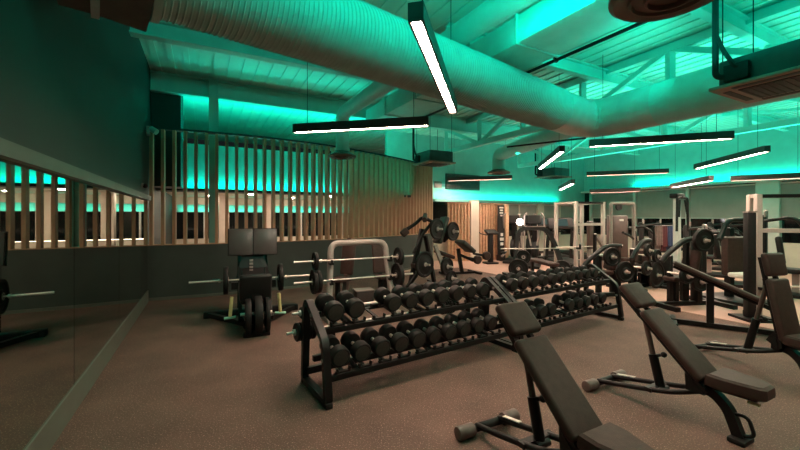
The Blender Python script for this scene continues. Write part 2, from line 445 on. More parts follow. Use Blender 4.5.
# ribbed straight run
L1 = (bend[0]-A0).length; n = int(L1/.04); pts = []; rs = []
for i in range(n+1):
    for k, rr in ((0, DR), (.22, DR+.010), (.44, DR)):
        pts.append(A0+DD*(L1*min(1, (i+k)/n))); rs.append(rr)
pts, rs = pts[:-2], rs[:-2]
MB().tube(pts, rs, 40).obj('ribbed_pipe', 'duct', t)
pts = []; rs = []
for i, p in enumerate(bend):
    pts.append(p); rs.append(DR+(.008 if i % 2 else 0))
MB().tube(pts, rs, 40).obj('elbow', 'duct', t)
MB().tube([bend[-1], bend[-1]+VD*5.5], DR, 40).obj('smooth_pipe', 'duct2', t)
MB().tube([A0-DD*.015, A0+DD*.035], DR+.035, 40).obj('flange', 'duct', t)
t = thing('duct_transition', 'dark boxy duct transition joining the round duct to the green wall', 'duct', (0, 0, 0))
c = A0-DD*.02; sd = Vector((-DD.y, DD.x, 0)); up = Vector((0, 0, 1))
mb = MB(); q = []
for back, hw, hz in ((0, .33, .33), (.3, .40, .27), (.50, .40, .27)):
    q.append([mb.bm.verts.new(c-DD*back+sd*a*hw+up*b*hz) for a, b in ((-1, -1), (1, -1), (1, 1), (-1, 1))])
for a, b in zip(q, q[1:]):
    for k in range(4): mb.bm.faces.new((a[k], a[(k+1) % 4], b[(k+1) % 4], b[k]))
mb.bm.faces.new(q[0][::-1]); mb.bm.faces.new(q[-1])
mb.obj('casing', 'boxduct', t)
MB().bar(c-DD*.3-sd*.42, c-DD*.3+sd*.42, .05, .58).obj('collar', 'duct', t)

def diffuser(parent, c, r, m='rust2'):
    d = MB().lathe([(0, .02), (r*.35, .0), (r*.36, -.03), (r*.4, -.03), (r*.42, 0), (r*.6, .0), (r*.62, -.02), (r*.66, -.02), (r*.68, 0), (r*.92, -.01), (r, .01), (r, .035), (r*.5, .12), (0, .12)], c, seg=36)
    return d.obj('diffuser', m, parent)
def branch(pts, r, cdisc, rdisc, label, m='duct2', dm='rust2', name='branch_duct'):
    t = thing(name, label, 'duct', (0, 0, 0))
    MB().tube(fillet(pts, r*1.8, 8), r, 28).obj('pipe', m, t)
    diffuser(t, cdisc, rdisc, dm)
    pv = Vector(pts[-1]); MB().tube([pv+Vector((0, 0, .06)), pv+Vector((0, 0, .0))], r+.02, 28).obj('collar', m, t)
e1 = Vector((-1.23, 7.9, 3.7)); s1 = Vector((1.95, 2.42, 3.74))
branch([s1, e1, e1-Vector((0, 0, .8))], .14, e1-Vector((0, 0, .93)), .3, 'smooth round branch duct crossing above the ribbed duct, ending in a diffuser before the screen')
e2 = Vector((2.93, 11.0, 3.35)); s2 = Vector((3.55, 7.0, 3.3))
branch([s2, e2, e2-Vector((0, 0, .45))], .19, e2-Vector((0, 0, .56)), .33, 'smooth round branch duct running from the elbow to a drop over the far floor')
c = Vector((1.545, 2.12, 2.77))
t = thing('ceiling_diffuser', 'big brown round ceiling diffuser hanging at the top edge of the picture', 'diffuser', c)
diffuser(t, (0, 0, 0), .31)
MB().tube([(0, 0, .11), (0, 0, .9)], .17, 28).obj('drop_pipe', 'duct2', t)
MB().tube(fillet([(-.3, .02, .05), (-.36, .08, .08), (-.36, .08, .3)], .04), .018, 8).obj('hanger', 'blackm', t)

# rectangular duct with dark pipe along its edge
ra = onz(524, 74, 3.6); rv = (onz(632, 27, 3.6)-ra).normalized(); ru = Vector((-rv.y, rv.x, 0))
if ru.x > 0: ru = -ru
t = thing('rectangular_duct', 'wide flat rectangular duct running under the roof beyond the ribbed duct', 'duct', (0, 0, 0))
MB().bar(ra+ru*.4-rv*4+Vector((0, 0, .2)), ra+ru*.4+rv*5+Vector((0, 0, .2)), .74, .34, bevel=.01).obj('casing', 'duct2', t)
for k in range(7): MB().bar(ra+ru*.0+rv*(k*1.2-3)+Vector((0, 0, .2)), ra+ru*.8+rv*(k*1.2-3)+Vector((0, 0, .2)), .03, .38).obj('joint_flange', 'steel', t)
t = thing('black_pipe', 'thin black pipe following the edge of the rectangular duct', 'pipe', (0, 0, 0))
pz = ra+Vector((0, 0, -.0))
MB().tube([pz-rv*3, pz+rv*2.2], .022, 10).obj('pipe_run', 'blackm', t)
for k in (-.2, .55): MB().box(pz+rv*k+Vector((0, 0, .02)), (.05, .05, .09)).obj('clamp', 'blackm', t)
for (a, b, lab) in ((onz(648, 124, 3.05), onz(760, 100, 3.05), 'short dark conduit hanging below the smooth bent duct'),
                    (onz(507, 147, 3.0), onz(586, 138, 3.0), 'dark thin conduit under the duct elbow')):
    tag(MB().tube([a, b], .018, 8).obj('conduit', 'blackm'), lab, 'conduit')

# ------------------------------------------------------------------ cassette units
def cassette(c, size, label, rz=ANG, dark='rust'):
    t = thing('cassette_unit', label, 'air conditioner', c, rz, 'ceiling cassette units')
    h = size/2
    p = MB(); p.box((0, 0, .02), (size, size, .04), bevel=.012); p.obj('face_panel', dark, t)
    g = MB(); g.box((0, 0, -.004), (size*.6, size*.6, .012), bevel=.004)
    for k in range(9): g.box((0, -size*.27+k*size*.0675, -.012), (size*.56, .012, .008))
    g.obj('intake_grille', 'dkbrown', t)
    for sx, sy, w, d in ((0, 1, .62, .07), (0, -1, .62, .07), (1, 0, .07, .62), (-1, 0, .07, .62)):
        MB().box((sx*h*.8, sy*h*.8, -.002), (size*w, size*d, .008)).obj('outlet_flap', 'dkbrown', t)
    MB().box((0, 0, .18), (size*.86, size*.86, .28), bevel=.02).obj('body', 'casing', t)
    v = MB(); v.box((-h*.9, h*.5, .15), (size*.1, size*.22, .18), bevel=.01)
    v.tube(fillet([(-h*.9, h*.6, .12), (-h*1.02, h*.85, .13), (-h*1.02, h*.85, ROOF-c[2])], .08), .03, 10)
    v.tube(fillet([(-h*.9, h*.4, .2), (-h*1.0, h*.5, .2), (-h*1.02, h*.7, .4), (-h*1.02, h*.84, .6)], .06), .022, 8)
    v.obj('pipework', 'blackm', t)
    r = MB()
    for sx in (-1, 1):
        for sy in (-1, 1): r.cyl((sx*h*.8, sy*h*.8, .3), (sx*h*.8, sy*h*.8, ROOF-c[2]), .006, seg=6)
    r.obj('hanger_rod', 'blackm', t)
A = onz(708, 92, 2.9)
cassette(A+W(.48, -.48), .96, 'large brown ceiling cassette air conditioner with black pipework at the picture edge')
c = onz(434, 164.6, 2.9); cassette(c, .84, 'ceiling cassette air conditioner hanging beside the end of the slatted screen')
c = onz(553, 178, 2.9); cassette(c, .9, 'ceiling cassette air conditioner beyond the diagonal pendant light')
c = onz(624, 190, 2.62); cassette(c, .9, 'ceiling cassette air conditioner above the brown weight tower')

# ------------------------------------------------------------------ pendant lights
def pendant(p0, p1, label, z=2.72):
    a, b = onz(*p0, z), onz(*p1, z); d = b-a; L = d.length
    t = thing('pendant_light', label, 'pendant light', (a+b)/2, math.atan2(d.y, d.x), 'linear pendant lights')
    hs = MB(); w = .1
    hs.box((0, -w/2+.008, .06), (L, .016, .12)); hs.box((0, w/2-.008, .06), (L, .016, .12)); hs.box((0, 0, .115), (L, w, .014))
    for s in (-1, 1): hs.box((s*(L/2+.006), 0, .06), (.012, w, .12))
    hs.obj('housing', 'lampbody', t)
    MB().box((0, 0, .014), (L-.02, w-.034, .012)).obj('diffuser', 'lamp', t)
    for s in (-1, 1): MB().cyl((s*L*.4, 0, .12), (s*L*.4, 0, ROOF-z), .004, seg=6).obj('suspension_wire', 'blackm', t)
pendant((416, 22), (453, 113), 'long pendant light nearest the camera, hanging diagonally in front of the ribbed duct')
pendant((295, 133), (428, 126), 'long pendant light hanging before the top of the slatted screen')
pendant((540, 169), (562, 152), 'short-looking diagonal pendant light under the duct elbow')
pendant((448, 181), (512, 179), 'pendant light in front of the teal-lit far wall, beyond the screen end')
pendant((590, 147), (732, 139), 'long pendant light just below the smooth bent duct')
pendant((696, 169), (767, 152), 'diagonal pendant light under the big brown cassette unit')
pendant((587, 176), (668, 173), 'pendant light over the brown weight tower, below the long one at the bent duct')
pendant((560, 190), (573, 184), 'small distant pendant light under the middle cassette unit', 2.38)
pendant((590, 193), (640, 191.5), 'distant pendant light close over the silver rack', 2.3)
pendant((672, 188), (711, 181), 'pendant light over the tall cable column', 2.3)
pendant((731, 181), (806, 178), 'pendant light over the silver rack with dark upright', 2.35)

def pendant_at(a, b, label, z=2.72):
    f = lambda q: (400+q[0]/q[1]*F_PX, HOR-(z-EYE)/q[1]*F_PX)
    pendant(f(a), f(b), label, z)
pendant_at((2.6, .35), (3.1, 1.75), 'unseen added pendant light over the adjustable benches, above the top edge of the picture')  # unseen pendant, assumed and added to light the benches
pendant_at((5.0, 2.9), (5.6, 4.2), 'unseen added pendant light beside the large silver rack, outside the picture edge')  # unseen pendant, assumed and added to warm the silver rack
# small wall fittings
p = W(LW+.05, 7.3, 2.02)
t = thing('security_camera', 'small security camera on the green wall above the mirror', 'camera', p, ANG)
MB().cyl((-.05, 0, 0), (-.02, 0, 0), .035).obj('mount', 'silver', t); MB().ball((0, 0, -.01), .04).obj('dome', 'blackm', t)
p = W(LW+.08, 7.75, 3.0)
t = thing('wall_spotlight', 'small pale bracket fitting on the corner at the screen top', 'spotlight', p, ANG)
MB().box((-.04, 0, 0), (.06, .08, .16), bevel=.01).obj('bracket', 'silver', t); MB().cyl((0, 0, .04), (.09, -.05, -.02), .05).obj('head', 'steel', t)
p = W(7.15, FBV-.02, 2.62)
tag(MB().box(p, (.3, .03, .22), ROT_U, .006).obj('wall_notice', 'silver'), 'small pale notice on the teal-lit wall beside the screen end', 'notice')
mb = MB(); p = W(8.2, FBV-.04, 2.75); mb.box(p, (1.5, .06, .55), ROT_U, .01)
for k in range(7): mb.box(p+W(0, -.035, -.22+.073*k), (1.4, .02, .02), ROT_U)
tag(mb.obj('wall_vent', 'casing'), 'wide louvred air vent in the teal-lit far wall', 'vent')

# ------------------------------------------------------------------ weight plates, bars, dumbbells
def plate_parts(t, r, th, m='rubber'):
    MB().lathe([(.025, -th/2), (r*.35, -th/2), (r*.42, -th*.28), (r*.78, -th*.28), (r*.84, -th/2), (r*.97, -th/2), (r, -th*.3), (r, th*.3), (r*.97, th/2), (r*.84, th/2), (r*.78, th*.28), (r*.42, th*.28), (r*.35, th/2), (.025, th/2), (.025, -th/2)], axis=(1, 0, 0), seg=32).obj('disc', m, t)
    MB().lathe([(.024, -th*.56), (.045, -th*.56), (.045, th*.56), (.024, th*.56)], axis=(1, 0, 0), seg=20).obj('hub_ring', 'silver', t)
def plate(c, rz, r, th, label, group='weight plates', m='rubber', tilt=0):
    t = thing('weight_plate', label, 'weight plate', c, group=group, rot=(0, tilt, rz)); plate_parts(t, r, th, m); return t
def barbell(c, rz, L, label, group='barbells', r=.011, sleeve=.38):
    t = thing('barbell', label, 'barbell', c, rz, group)
    MB().cyl((-L/2+sleeve, 0, 0), (L/2-sleeve, 0, 0), r, seg=12).obj('shaft', 'chrome', t)
    for s in (-1, 1):
        MB().cyl((s*(L/2-sleeve), 0, 0), (s*L/2, 0, 0), r*1.3, seg=14).cyl((s*(L/2-sleeve-.01), 0, 0), (s*(L/2-sleeve+.015), 0, 0), r*2.2, seg=14).obj('sleeve', 'chrome', t)
    return t

RK = Vector((-.566, 2.914, 0)); RA = math.atan2(.549, .836); RD = Vector((.836, .549, 0)); RN = Vector((-.549, .836, 0))
def rack_pt(s, y, z): return RK+RD*s+RN*y+Vector((0, 0, z))
def dumbbell_rack(s0, L, label):
    t = thing('dumbbell_rack', label, 'dumbbell rack', rack_pt(s0, 0, 0), RA, 'two-tier dumbbell racks')
    for x in (0, L):
        loop = fillet([(x, .03, .04), (x, -.005, .06), (x, .06, .5), (x, .44, .76), (x, .50, .70), (x, .545, .06), (x, .5, .035)], .07, 6)
        MB().tube(loop+[], .03, 4, closed=True, rect=(.05, .06), up=(1, 0, 0)).obj('end_frame', 'black', t)
        for y in (.0, .53): MB().box((x, y, .022), (.06, .07, .044), bevel=.008).obj('foot_cap', 'rubber', t)
        for y, z in ((.045, .36), (.30, .665)): MB().cyl((x-.035, y, z), (x+.035, y, z), .016, seg=10).obj('frame_bolt', 'silver', t)
    for y0, z0, nm in ((.05, .205, 0), (.16, .555, 1)):
        sh = MB(); dy, dz = .34, .055
        sh.bar((.02, y0, z0), (L-.02, y0, z0), .05, .05, bevel=.006); sh.bar((.02, y0+dy, z0+dz), (L-.02, y0+dy, z0+dz), .05, .05, bevel=.006)
        for x in (.3, L/2, L-.3): sh.bar((x, y0, z0-.01), (x, y0+dy, z0+dz-.01), .05, .03)
        sh.obj('shelf', 'black', t)
        x = .15
        while x < L-.1:
            cr = MB()
            for yy, zz in ((.0, .034), (.24, .072)):
                cr.bar((x-.06, y0+yy, z0+zz), (x+.06, y0+yy, z0+zz), .035, .012)
                for a in (-.05, .05): cr.bar((x+a, y0+yy-.01, z0+zz), (x+a*1.15, y0+yy-.01, z0+zz+.035), .03, .012)
            cr.bar((x, y0, z0+.03), (x, y0+.24, z0+.068), .03, .012)
            cr.obj('saddle', 'blackm', t); x += .2
    MB().bar((0, .5, .12), (L, .5, .12), .04, .06).obj('cross_brace', 'black', t)
    hk = MB()
    for x in (.25, L-.25):
        for z in (.40, .60):
            hk.bar((x, .5, z-.02), (x, .66, z-.02), .03, .02); hk.bar((x, .65, z-.03), (x, .65, z+.03), .03, .02)
        hk.bar((x, .5, .1), (x, .5, .7), .04, .04)
    hk.obj('bar_hook', 'black', t)
dumbbell_rack(0, 2.22, 'nearer black two-tier dumbbell rack, its end frame facing the mirror')
dumbbell_rack(2.3, 2.22, 'farther black two-tier dumbbell rack, standing behind the middle adjustable bench')

def make_dumbbell(r, L, label):
    t = thing('dumbbell', label, 'dumbbell', (0, 0, 0), 0, 'round-headed dumbbells on the racks')
    hl = L*.31; g = .013
    MB().cyl((0, -L/2+hl, 0), (0, L/2-hl, 0), .016, seg=12).obj('handle', 'chrome', t)
    for s in (-1, 1):
        y0, y1 = s*(L/2-hl), s*L/2
        d = y1-y0
        h = MB().lathe([(.0, 0), (r*.86, 0), (r*.97, d*.06), (r, d*.14), (r, d*.84), (r*.95, d*.95), (r*.86, d), (r*.82, d*.985), (0, d*.985)], (0, y0, 0), (0, 1, 0), seg=28)
        h = h.obj('head', 'rubber', t)
        MB().lathe([(0, d*.97), (r*.8, d*.97), (r*.8, d*.995), (r*.7, d*1.005), (0, d*1.005)], (0, y0, 0), (0, 1, 0), seg=24).obj('end_cap', 'cap', h)
    return t
ordn = ['first', 'second', 'third', 'fourth', 'fifth', 'sixth', 'seventh', 'eighth', 'ninth', 'tenth']
protos = {}
def put_db(s, tier, r, L, label):
    key = (round(r, 3), round(L, 3))
    yc = (.225 if tier == 0 else .335)
    zc = (.205 if tier == 0 else .555)+.0275+.03+r+.012
    loc = rack_pt(s, yc, zc)
    rot = (math.atan2(.055, .34), random.uniform(0, 1.5), RA)
    e = Matrix.Rotation(RA, 4, 'Z') @ Matrix.Rotation(rot[0], 4, 'X') @ Matrix.Rotation(rot[1], 4, 'Y')
    if key not in protos: o = make_dumbbell(r, L, label); protos[key] = o
    else: o = dup(protos[key], label)
    o.location = loc; o.rotation_euler = e.to_euler()
def slots(s0, tier, idx, which, r0, r1):
    tn = 'upper' if tier else 'lower'
    n = len(idx)
    for k, i in enumerate(idx):
        r = round((r0+(r1-r0)*k/(max(1, n-1)))/.004)*.004
        put_db(s0+.15+.2*i, tier, r, round(r*3.5/.02)*.02, 'black round-headed dumbbell, %s from the mirror end of the %s tier, %s rack' % (ordn[k], tn, which))
slots(0, 1, [0, 1, 3, 4, 5, 6, 7, 8, 9], 'nearer', .084, .076)
slots(0, 0, [0, 1, 2, 3, 4, 5, 6, 7, 8, 9], 'nearer', .084, .08)
slots(2.3, 1, [0, 1, 2, 3, 4, 5, 6, 7, 8, 9], 'farther', .076, .068)
slots(2.3, 0, [0, 1, 2, 3, 5, 6, 7, 8, 9], 'farther', .08, .072)

def fixed_barbell(s, y, z, L, r, label):
    t = thing('fixed_barbell', label, 'barbell', rack_pt(s, y, z), RA, 'fixed barbells behind the dumbbell rack')
    MB().cyl((-L/2, 0, 0), (L/2, 0, 0), .013, seg=12).obj('shaft', 'chrome', t)
    for k in (-1, 1):
        mb = MB(); x = k*(L/2-.08)
        prof = [(.013, -.0)]; xx = 0
        for i in range(5): prof += [(r*.9, xx), (r, xx+.008), (r, xx+.026), (r*.9, xx+.034)]; xx += .036
        prof += [(.013, xx)]
        mb.lathe([(a, -b) for a, b in prof], (x, 0, 0), (k, 0, 0), seg=24); mb.obj('end_weights', 'rubber', t)
        MB().cyl((x, 0, 0), (x+k*.02, 0, 0), .03, seg=14).obj('collar', 'chrome', t)
fixed_barbell(.88, .615, .445, 2.05, .085, 'short fixed barbell on the lower rear hooks of the nearer dumbbell rack')
fixed_barbell(.93, .615, .615, 2.05, .055, 'thin fixed barbell on the upper rear hooks of the nearer dumbbell rack')

# ------------------------------------------------------------------ adjustable benches
def bench(R, label, back=135.0, rz=None, head=True, name='adjustable_bench', z=0, vin='vinyl'):
    rz = math.atan2(-UX, UY) if rz is None else rz
    t = thing(name, label, 'bench', (R[0], R[1], 0), rz, 'adjustable incline benches')
    MB().cyl((0, -.25, .045), (0, .25, .045), .028, seg=14).obj('rear_crossbar', 'black', t)
    for s in (-1, 1):
        MB().cyl((0, s*.135, .045), (0, s*.265, .045), .044, seg=20, bevel=.006).obj('roller_sleeve', 'greytube', t)
    for s in (-1, 1):
        MB().tube(fillet([(.0, s*.10, .06), (.30, s*.105, .13), (.58, s*.10, .2), (.74, s*.02, .26)], .12, 8), .02, 12).obj('base_rail', 'black', t)
    MB().bar((.05, .10, .098), (.2, .102, .128), .03, .006).obj('decal', 'paper', t, 'pale sticker on the base rail')
    MB().bar((.43, -.13, .165), (.43, .13, .165), .05, .03).obj('cross_plate', 'black', t)
    ca, sa = math.cos(math.radians(back)), math.sin(math.radians(back))
    H = Vector((.795, 0, .315)); dv = Vector((ca, 0, sa)); nv = Vector((sa, 0, -ca))
    P = lambda a, b, y=0: H+dv*a+nv*b+Vector((0, y, 0))
    top = P(.6, -.055)
    bot = Vector((.455, 0, .17)); mid = bot.lerp(top, .45)
    MB().cyl(bot, mid, .033, seg=16).obj('post_sleeve', 'black', t)
    MB().cyl(mid, top, .02, seg=12).obj('post_rod', 'brown', t)
    pk = MB(); kk = bot.lerp(top, .42); pk.cyl(kk, kk+Vector((.06, .0, .03)), .012, seg=10); pk.ball(kk+Vector((.075, 0, .036)), .022); pk.obj('pull_pin', 'blackm', t)
    MB().cyl(bot+Vector((.02, -.05, -.01)), bot+Vector((.02, .05, -.01)), .022, seg=12).obj('pivot', 'black', t)
    x, y, zz = dv, Vector((0, 1, 0)), nv
    rot = Matrix((x, y, zz)).transposed()
    MB().box(P(.33, .012), (.56, .255, .06), rot, .024, 4).obj('back_pad', vin, t)
    if head: MB().box(P(.745, .02), (.22, .25, .062), rot, .026, 4).obj('head_pad', vin, t)
    bf = MB()
    for s in (-1, 1): bf.bar(P(-.02, -.035, s*.07), P(.82 if head else .55, -.035, s*.07), .03, .03, nv)
    for a in (.1, .4, .6): bf.bar(P(a, -.035, -.09), P(a, -.035, .09), .03, .03, nv)
    bf.poly([P(-.03, -.05, -.09), P(.14, -.05, -.09), P(.05, -.13, -.09)], (0, .02, 0)); bf.poly([P(-.03, -.05, .07), P(.14, -.05, .07), P(.05, -.13, .07)], (0, .02, 0))
    bf.obj('back_frame', 'black', t)
    # seat: tapered pad
    st = MB(); th = .092; sa_ = math.radians(-1)
    prof = [(-.0, .125), (.10, .13), (.2, .105), (.28, .085), (.305, .06)]
    lo, hi = [], []
    import itertools
    out = [(a, b) for a, b in prof]+[(a, -b) for a, b in reversed(prof)]
    def sp(a, b, h): return Vector((.795+a*math.cos(sa_)-h*math.sin(sa_), b, .338+a*math.sin(sa_)+h*math.cos(sa_)))
    rings = [[sp(.14+(a-.14)*k, b*k, h) for a, b in out] for k, h in ((.86, 0), (.98, .015), (1, .035), (.97, .078), (.86, th))]
    vv = [[st.bm.verts.new(p) for p in r] for r in rings]; n = len(out)
    for a, b in zip(vv, vv[1:]):
        for k in range(n): st.bm.faces.new((a[k], a[(k+1) % n], b[(k+1) % n], b[k]))
    st.bm.faces.new(vv[0][::-1]); st.bm.faces.new(vv[-1]); st.obj('seat_pad', vin, t)
    sf = MB(); sf.bar((.74, 0, .31), (1.04, 0, .325), .06, .03); sf.bar((.72, -.07, .30), (.72, .07, .30), .07, .07); sf.obj('seat_frame', 'black', t)
    MB().tube(fillet([(.72, 0, .28), (.80, 0, .27), (.88, 0, .20), (.94, 0, .03)], .14, 10), .03, 4, rect=(.06, .055), up=(0, 1, 0)).obj('front_leg', 'black', t)
    MB().tube(fillet([(.90, 0, .17), (.985, 0, .185), (1.02, 0, .07), (.955, 0, .045)], .04, 6), .012, 10).obj('carry_handle', 'black', t)
    MB().box((.945, 0, .018), (.1, .15, .036), bevel=.012).obj('foot', 'rubber', t)
    MB().bar((1.0, -.05, .305), (1.06, -.05, .305), .025, .012).obj('adjust_lever', 'yellow', t, 'yellow adjusting lever')
    return t
bench((.62, 2.61), 'adjustable bench nearest the camera, its seat cut off at the picture bottom')
bench((1.83, 3.31), 'adjustable bench in the middle, whole frame visible with carry handle at its front leg')
bench((3.37, 4.17), 'adjustable bench set nearly upright beside the silver rack', back=101, rz=math.atan2(-.95, .27))

# decline / flat bench behind the upright one
p = fl(712, 328)
t = thing('decline_bench', 'long sloping abdominal bench behind the upright adjustable bench', 'bench', p, math.atan2(-.55, .83))
MB().bar((-.42, 0, .86), (.5, 0, .42), .24, .06, bevel=.025, seg=3).obj('long_pad', 'vinyl', t)
MB().bar((-.42, 0, .81), (.6, 0, .325), .06, .05).obj('pad_frame', 'black', t)
MB().bar((-.02, 0, .02), (-.02, 0, .6), .06, .08).obj('upright', 'black', t)
MB().bar((-.45, 0, .04), (.8, 0, .04), .07, .06).obj('base_beam', 'black', t)
MB().bar((-.42, -.3, .03), (-.42, .3, .03), .07, .06).obj('cross_foot', 'black', t)
MB().bar((.78, -.3, .03), (.78, .3, .03), .07, .06).obj('cross_foot', 'black', t)
MB().bar((.75, 0, .04), (.6, 0, .5), .06, .05).obj('leg_post', 'black', t)
for z in (.3, .5): MB().cyl((.66, -.24, z), (.66, .24, z), .05, seg=16).obj('foam_roller', 'vinyl', t)

# ------------------------------------------------------------------ plate machine before the screen (seen from behind)
p = fl(257, 337)
mv = math.atan2(6.3-4.72, -2.50+1.8)      # local +x runs away from the camera towards the wall
t = thing('leg_press', 'black plate-loaded leg press with a two-panel foot board, standing before the slatted screen', 'leg press', p, mv)
fb = MB()
fb.bar((0, -.0, .05), (1.5, 0, .05), .12, .08, bevel=.01)
fb.bar((1.25, -.68, .045), (1.25, .68, .045), .14, .09, bevel=.012); fb.bar((.05, -.16, .03), (.05, .16, .03), .1, .06, bevel=.01)
fb.bar((1.2, -.6, .05), (.5, -.12, .05), .06, .06); fb.bar((1.2, .6, .05), (.5, .12, .05), .06, .06)
fb.obj('base_frame', 'black', t)
rl = MB()
for s in (-1, 1):
    rl.bar((.25, s*.19, .16), (1.45, s*.19, .95), .045, .06); rl.bar((1.4, s*.19, .05), (1.4, s*.19, .92), .06, .06); rl.bar((.3, s*.12, .05), (.3, s*.19, .2), .05, .05)
rl.obj('guide_rail', 'black', t)
sl = MB(); sl.poly([(1.02, -.24, .60), (1.02, .24, .60), (1.16, .14, .96), (1.16, -.14, .96)], (.06, 0, -.02))
sl.bar((.85, -.3, .52), (.85, .3, .52), .1, .1); sl.bar((.8, 0, .5), (1.15, 0, .75), .3, .06)
sl.obj('sled', 'black', t)
lt = MB()
for k in range(4): lt.box((1.028+.014*k*0, 0.03, .70+.05*k), (.012, .05, .03))
lt.obj('lettering', 'silver', t, 'pale vertical lettering')
for s in (-1, 1):
    MB().box((1.12, s*.172, 1.12), (.05, .335, .39), Matrix.Rotation(.12, 3, 'Y'), .008).obj('foot_board', 'screen', t)
MB().box((1.15, 0, 1.12), (.03, .7, .41), Matrix.Rotation(.12, 3, 'Y')).obj('board_frame', 'blackm', t)
MB().bar((.36, 0, .40), (.26, 0, .74), .40, .09, (1, 0, 0), .03, 3).obj('back_pad', 'blackm', t)
MB().bar((.36, 0, .38), (.74, 0, .34), .38, .08, bevel=.03, seg=3).obj('seat', 'vinyl', t)
MB().bar((.33, 0, .08), (.33, 0, .5), .1, .08).obj('seat_post', 'black', t)
for s in (-1, 1):
    MB().cyl((.28, s*.31, .22), (.30, s*.29, .47), .022, seg=12).obj('handle', 'yellow', t, 'yellow side handle')
    MB().cyl((.28, s*.24, .21), (.28, s*.38, .20), .018, seg=12).obj('foot_peg', 'lime', t, 'green foot peg')
    MB().cyl((.12, s*.02, .27), (.12, s*.19, .27), .02, seg=12).obj('storage_peg', 'chrome', t)
mloc = Matrix.Translation(p) @ Matrix.Rotation(mv, 4, 'Z')
def ml(x, y, z): return mloc @ Vector((x, y, z))
barbell(ml(.85, .0, .60), mv+PI/2, 1.66, 'chrome barbell lying across the leg press sled', 'barbells')
for s, w in ((1, 'towards the mirror'), (-1, 'towards the grey barbell frame')):
    plate(ml(.85, s*.37, .6), mv+PI/2, .2, .06, 'black weight plate on the leg press barbell, %s' % w, 'plates on the leg press')
plate(ml(.12, .10, .235), mv+PI/2, .225, .07, 'black weight plate stored low on the leg press, nearer the mirror', 'plates on the leg press')
plate(ml(.10, -.02, .25), mv+PI/2, .24, .09, 'thick black weight plate standing in the middle of the leg press foot', 'plates on the leg press')
plate(ml(.12, -.13, .235), mv+PI/2, .225, .05, 'black weight plate stored low on the leg press, nearer the dumbbell rack', 'plates on the leg press')

# ------------------------------------------------------------------ grey barbell frame with barbells
BL = Vector((-1.5, 5.2, -.0))
def bl(s, y, z): return BL+W(s, y, z)
t = thing('barbell_rack', 'grey inverted-U barbell stand behind the nearer dumbbell rack', 'barbell rack', bl(.53, .05, 0), ANG)
MB().tube(fillet([(-.06, -.2, .03), (-.0, -.06, .6), (.03, 0, 1.11), (.92, 0, 1.11), (.95, -.06, .6), (1.01, -.2, .03)], .14, 10), .045, 16).obj('arch', 'silver', t)
fb = MB(); fb.bar((-.06, -.3, .03), (-.06, .4, .03), .08, .06); fb.bar((1.01, -.3, .03), (1.01, .4, .03), .08, .06); fb.bar((-.06, .3, .03), (1.01, .3, .03), .06, .05); fb.obj('base_frame', 'silver', t)
hk = MB()
for x in (.0, .95):
    for z in (.53, .82): hk.bar((x, -.03, z), (x, -.16, z), .05, .03); hk.bar((x, -.155, z-.01), (x, -.155, z+.06), .05, .02)
hk.obj('bar_cradle', 'black', t)
for z, nm in ((.87, 'upper'), (.58, 'lower')):
    barbell(bl(.95, -.06, z), ANG, 1.9, 'chrome barbell on the %s cradles of the grey barbell stand' % nm, 'barbells')
for s, z, r, th, lab in ((.30, .87, .13, .045, 'small black plate on the upper barbell, mirror side of the grey stand'), (.28, .58, .175, .05, 'black plate on the lower barbell, mirror side of the grey stand, outer'),
                         (.34, .58, .165, .05, 'black plate on the lower barbell, mirror side of the grey stand, inner'),
                         (1.64, .87, .15, .05, 'black plate on the upper barbell, machine side of the grey stand'), (1.62, .58, .19, .06, 'black plate on the lower barbell, machine side of the grey stand')):
    plate(bl(s, -.06, z), ANG, r, th, lab, 'plates on the barbell stand')

# upright press benches behind it
def press_seat(p, rz, label, col, back_h=1.05):
    t = thing('press_seat', label, 'bench', p, rz, 'upright seats behind the barbell stand')
    MB().bar((0, -.35, .03), (0, .35, .03), .07, .06).obj('cross_foot', 'black', t)
    MB().bar((0, 0, .04), (.75, 0, .04), .07, .06).obj('base_beam', 'black', t)
    MB().bar((.62, -.2, .03), (.62, .2, .03), .07, .06).obj('cross_foot', 'black', t)
    MB().bar((.3, 0, .05), (.1, 0, back_h), .07, .08).obj('back_post', col, t)
    MB().box((.17, 0, back_h-.33), (.07, .26, .62), Matrix.Rotation(-.19, 3, 'Y'), .025, 3).obj('back_pad', 'vinyl', t)
    MB().bar((.25, 0, .42), (.62, 0, .44), .27, .07, bevel=.025, seg=3).obj('seat_pad', 'vinyl', t)
    MB().bar((.5, 0, .05), (.5, 0, .4), .06, .06).obj('seat_post', 'black', t)
    return t
press_seat(Vector((-.85, 6.75, 0)), -2.0, 'upright press seat with a brownish back post behind the grey stand', 'brown', 1.12)
press_seat(Vector((-.45, 7.05, 0)), -1.2, 'all-black upright press seat behind the grey stand, nearer the lever machine', 'black', 1.1)
t = thing('equipment_box', 'small pale box on the floor between the press seats', 'box', Vector((-.62, 6.3, 0)), .4)
MB().box((0, 0, .13), (.3, .22, .26), bevel=.01).obj('carton', 'cap', t); MB().box((0, 0, .268), (.32, .24, .016)).obj('lid', 'silver', t)

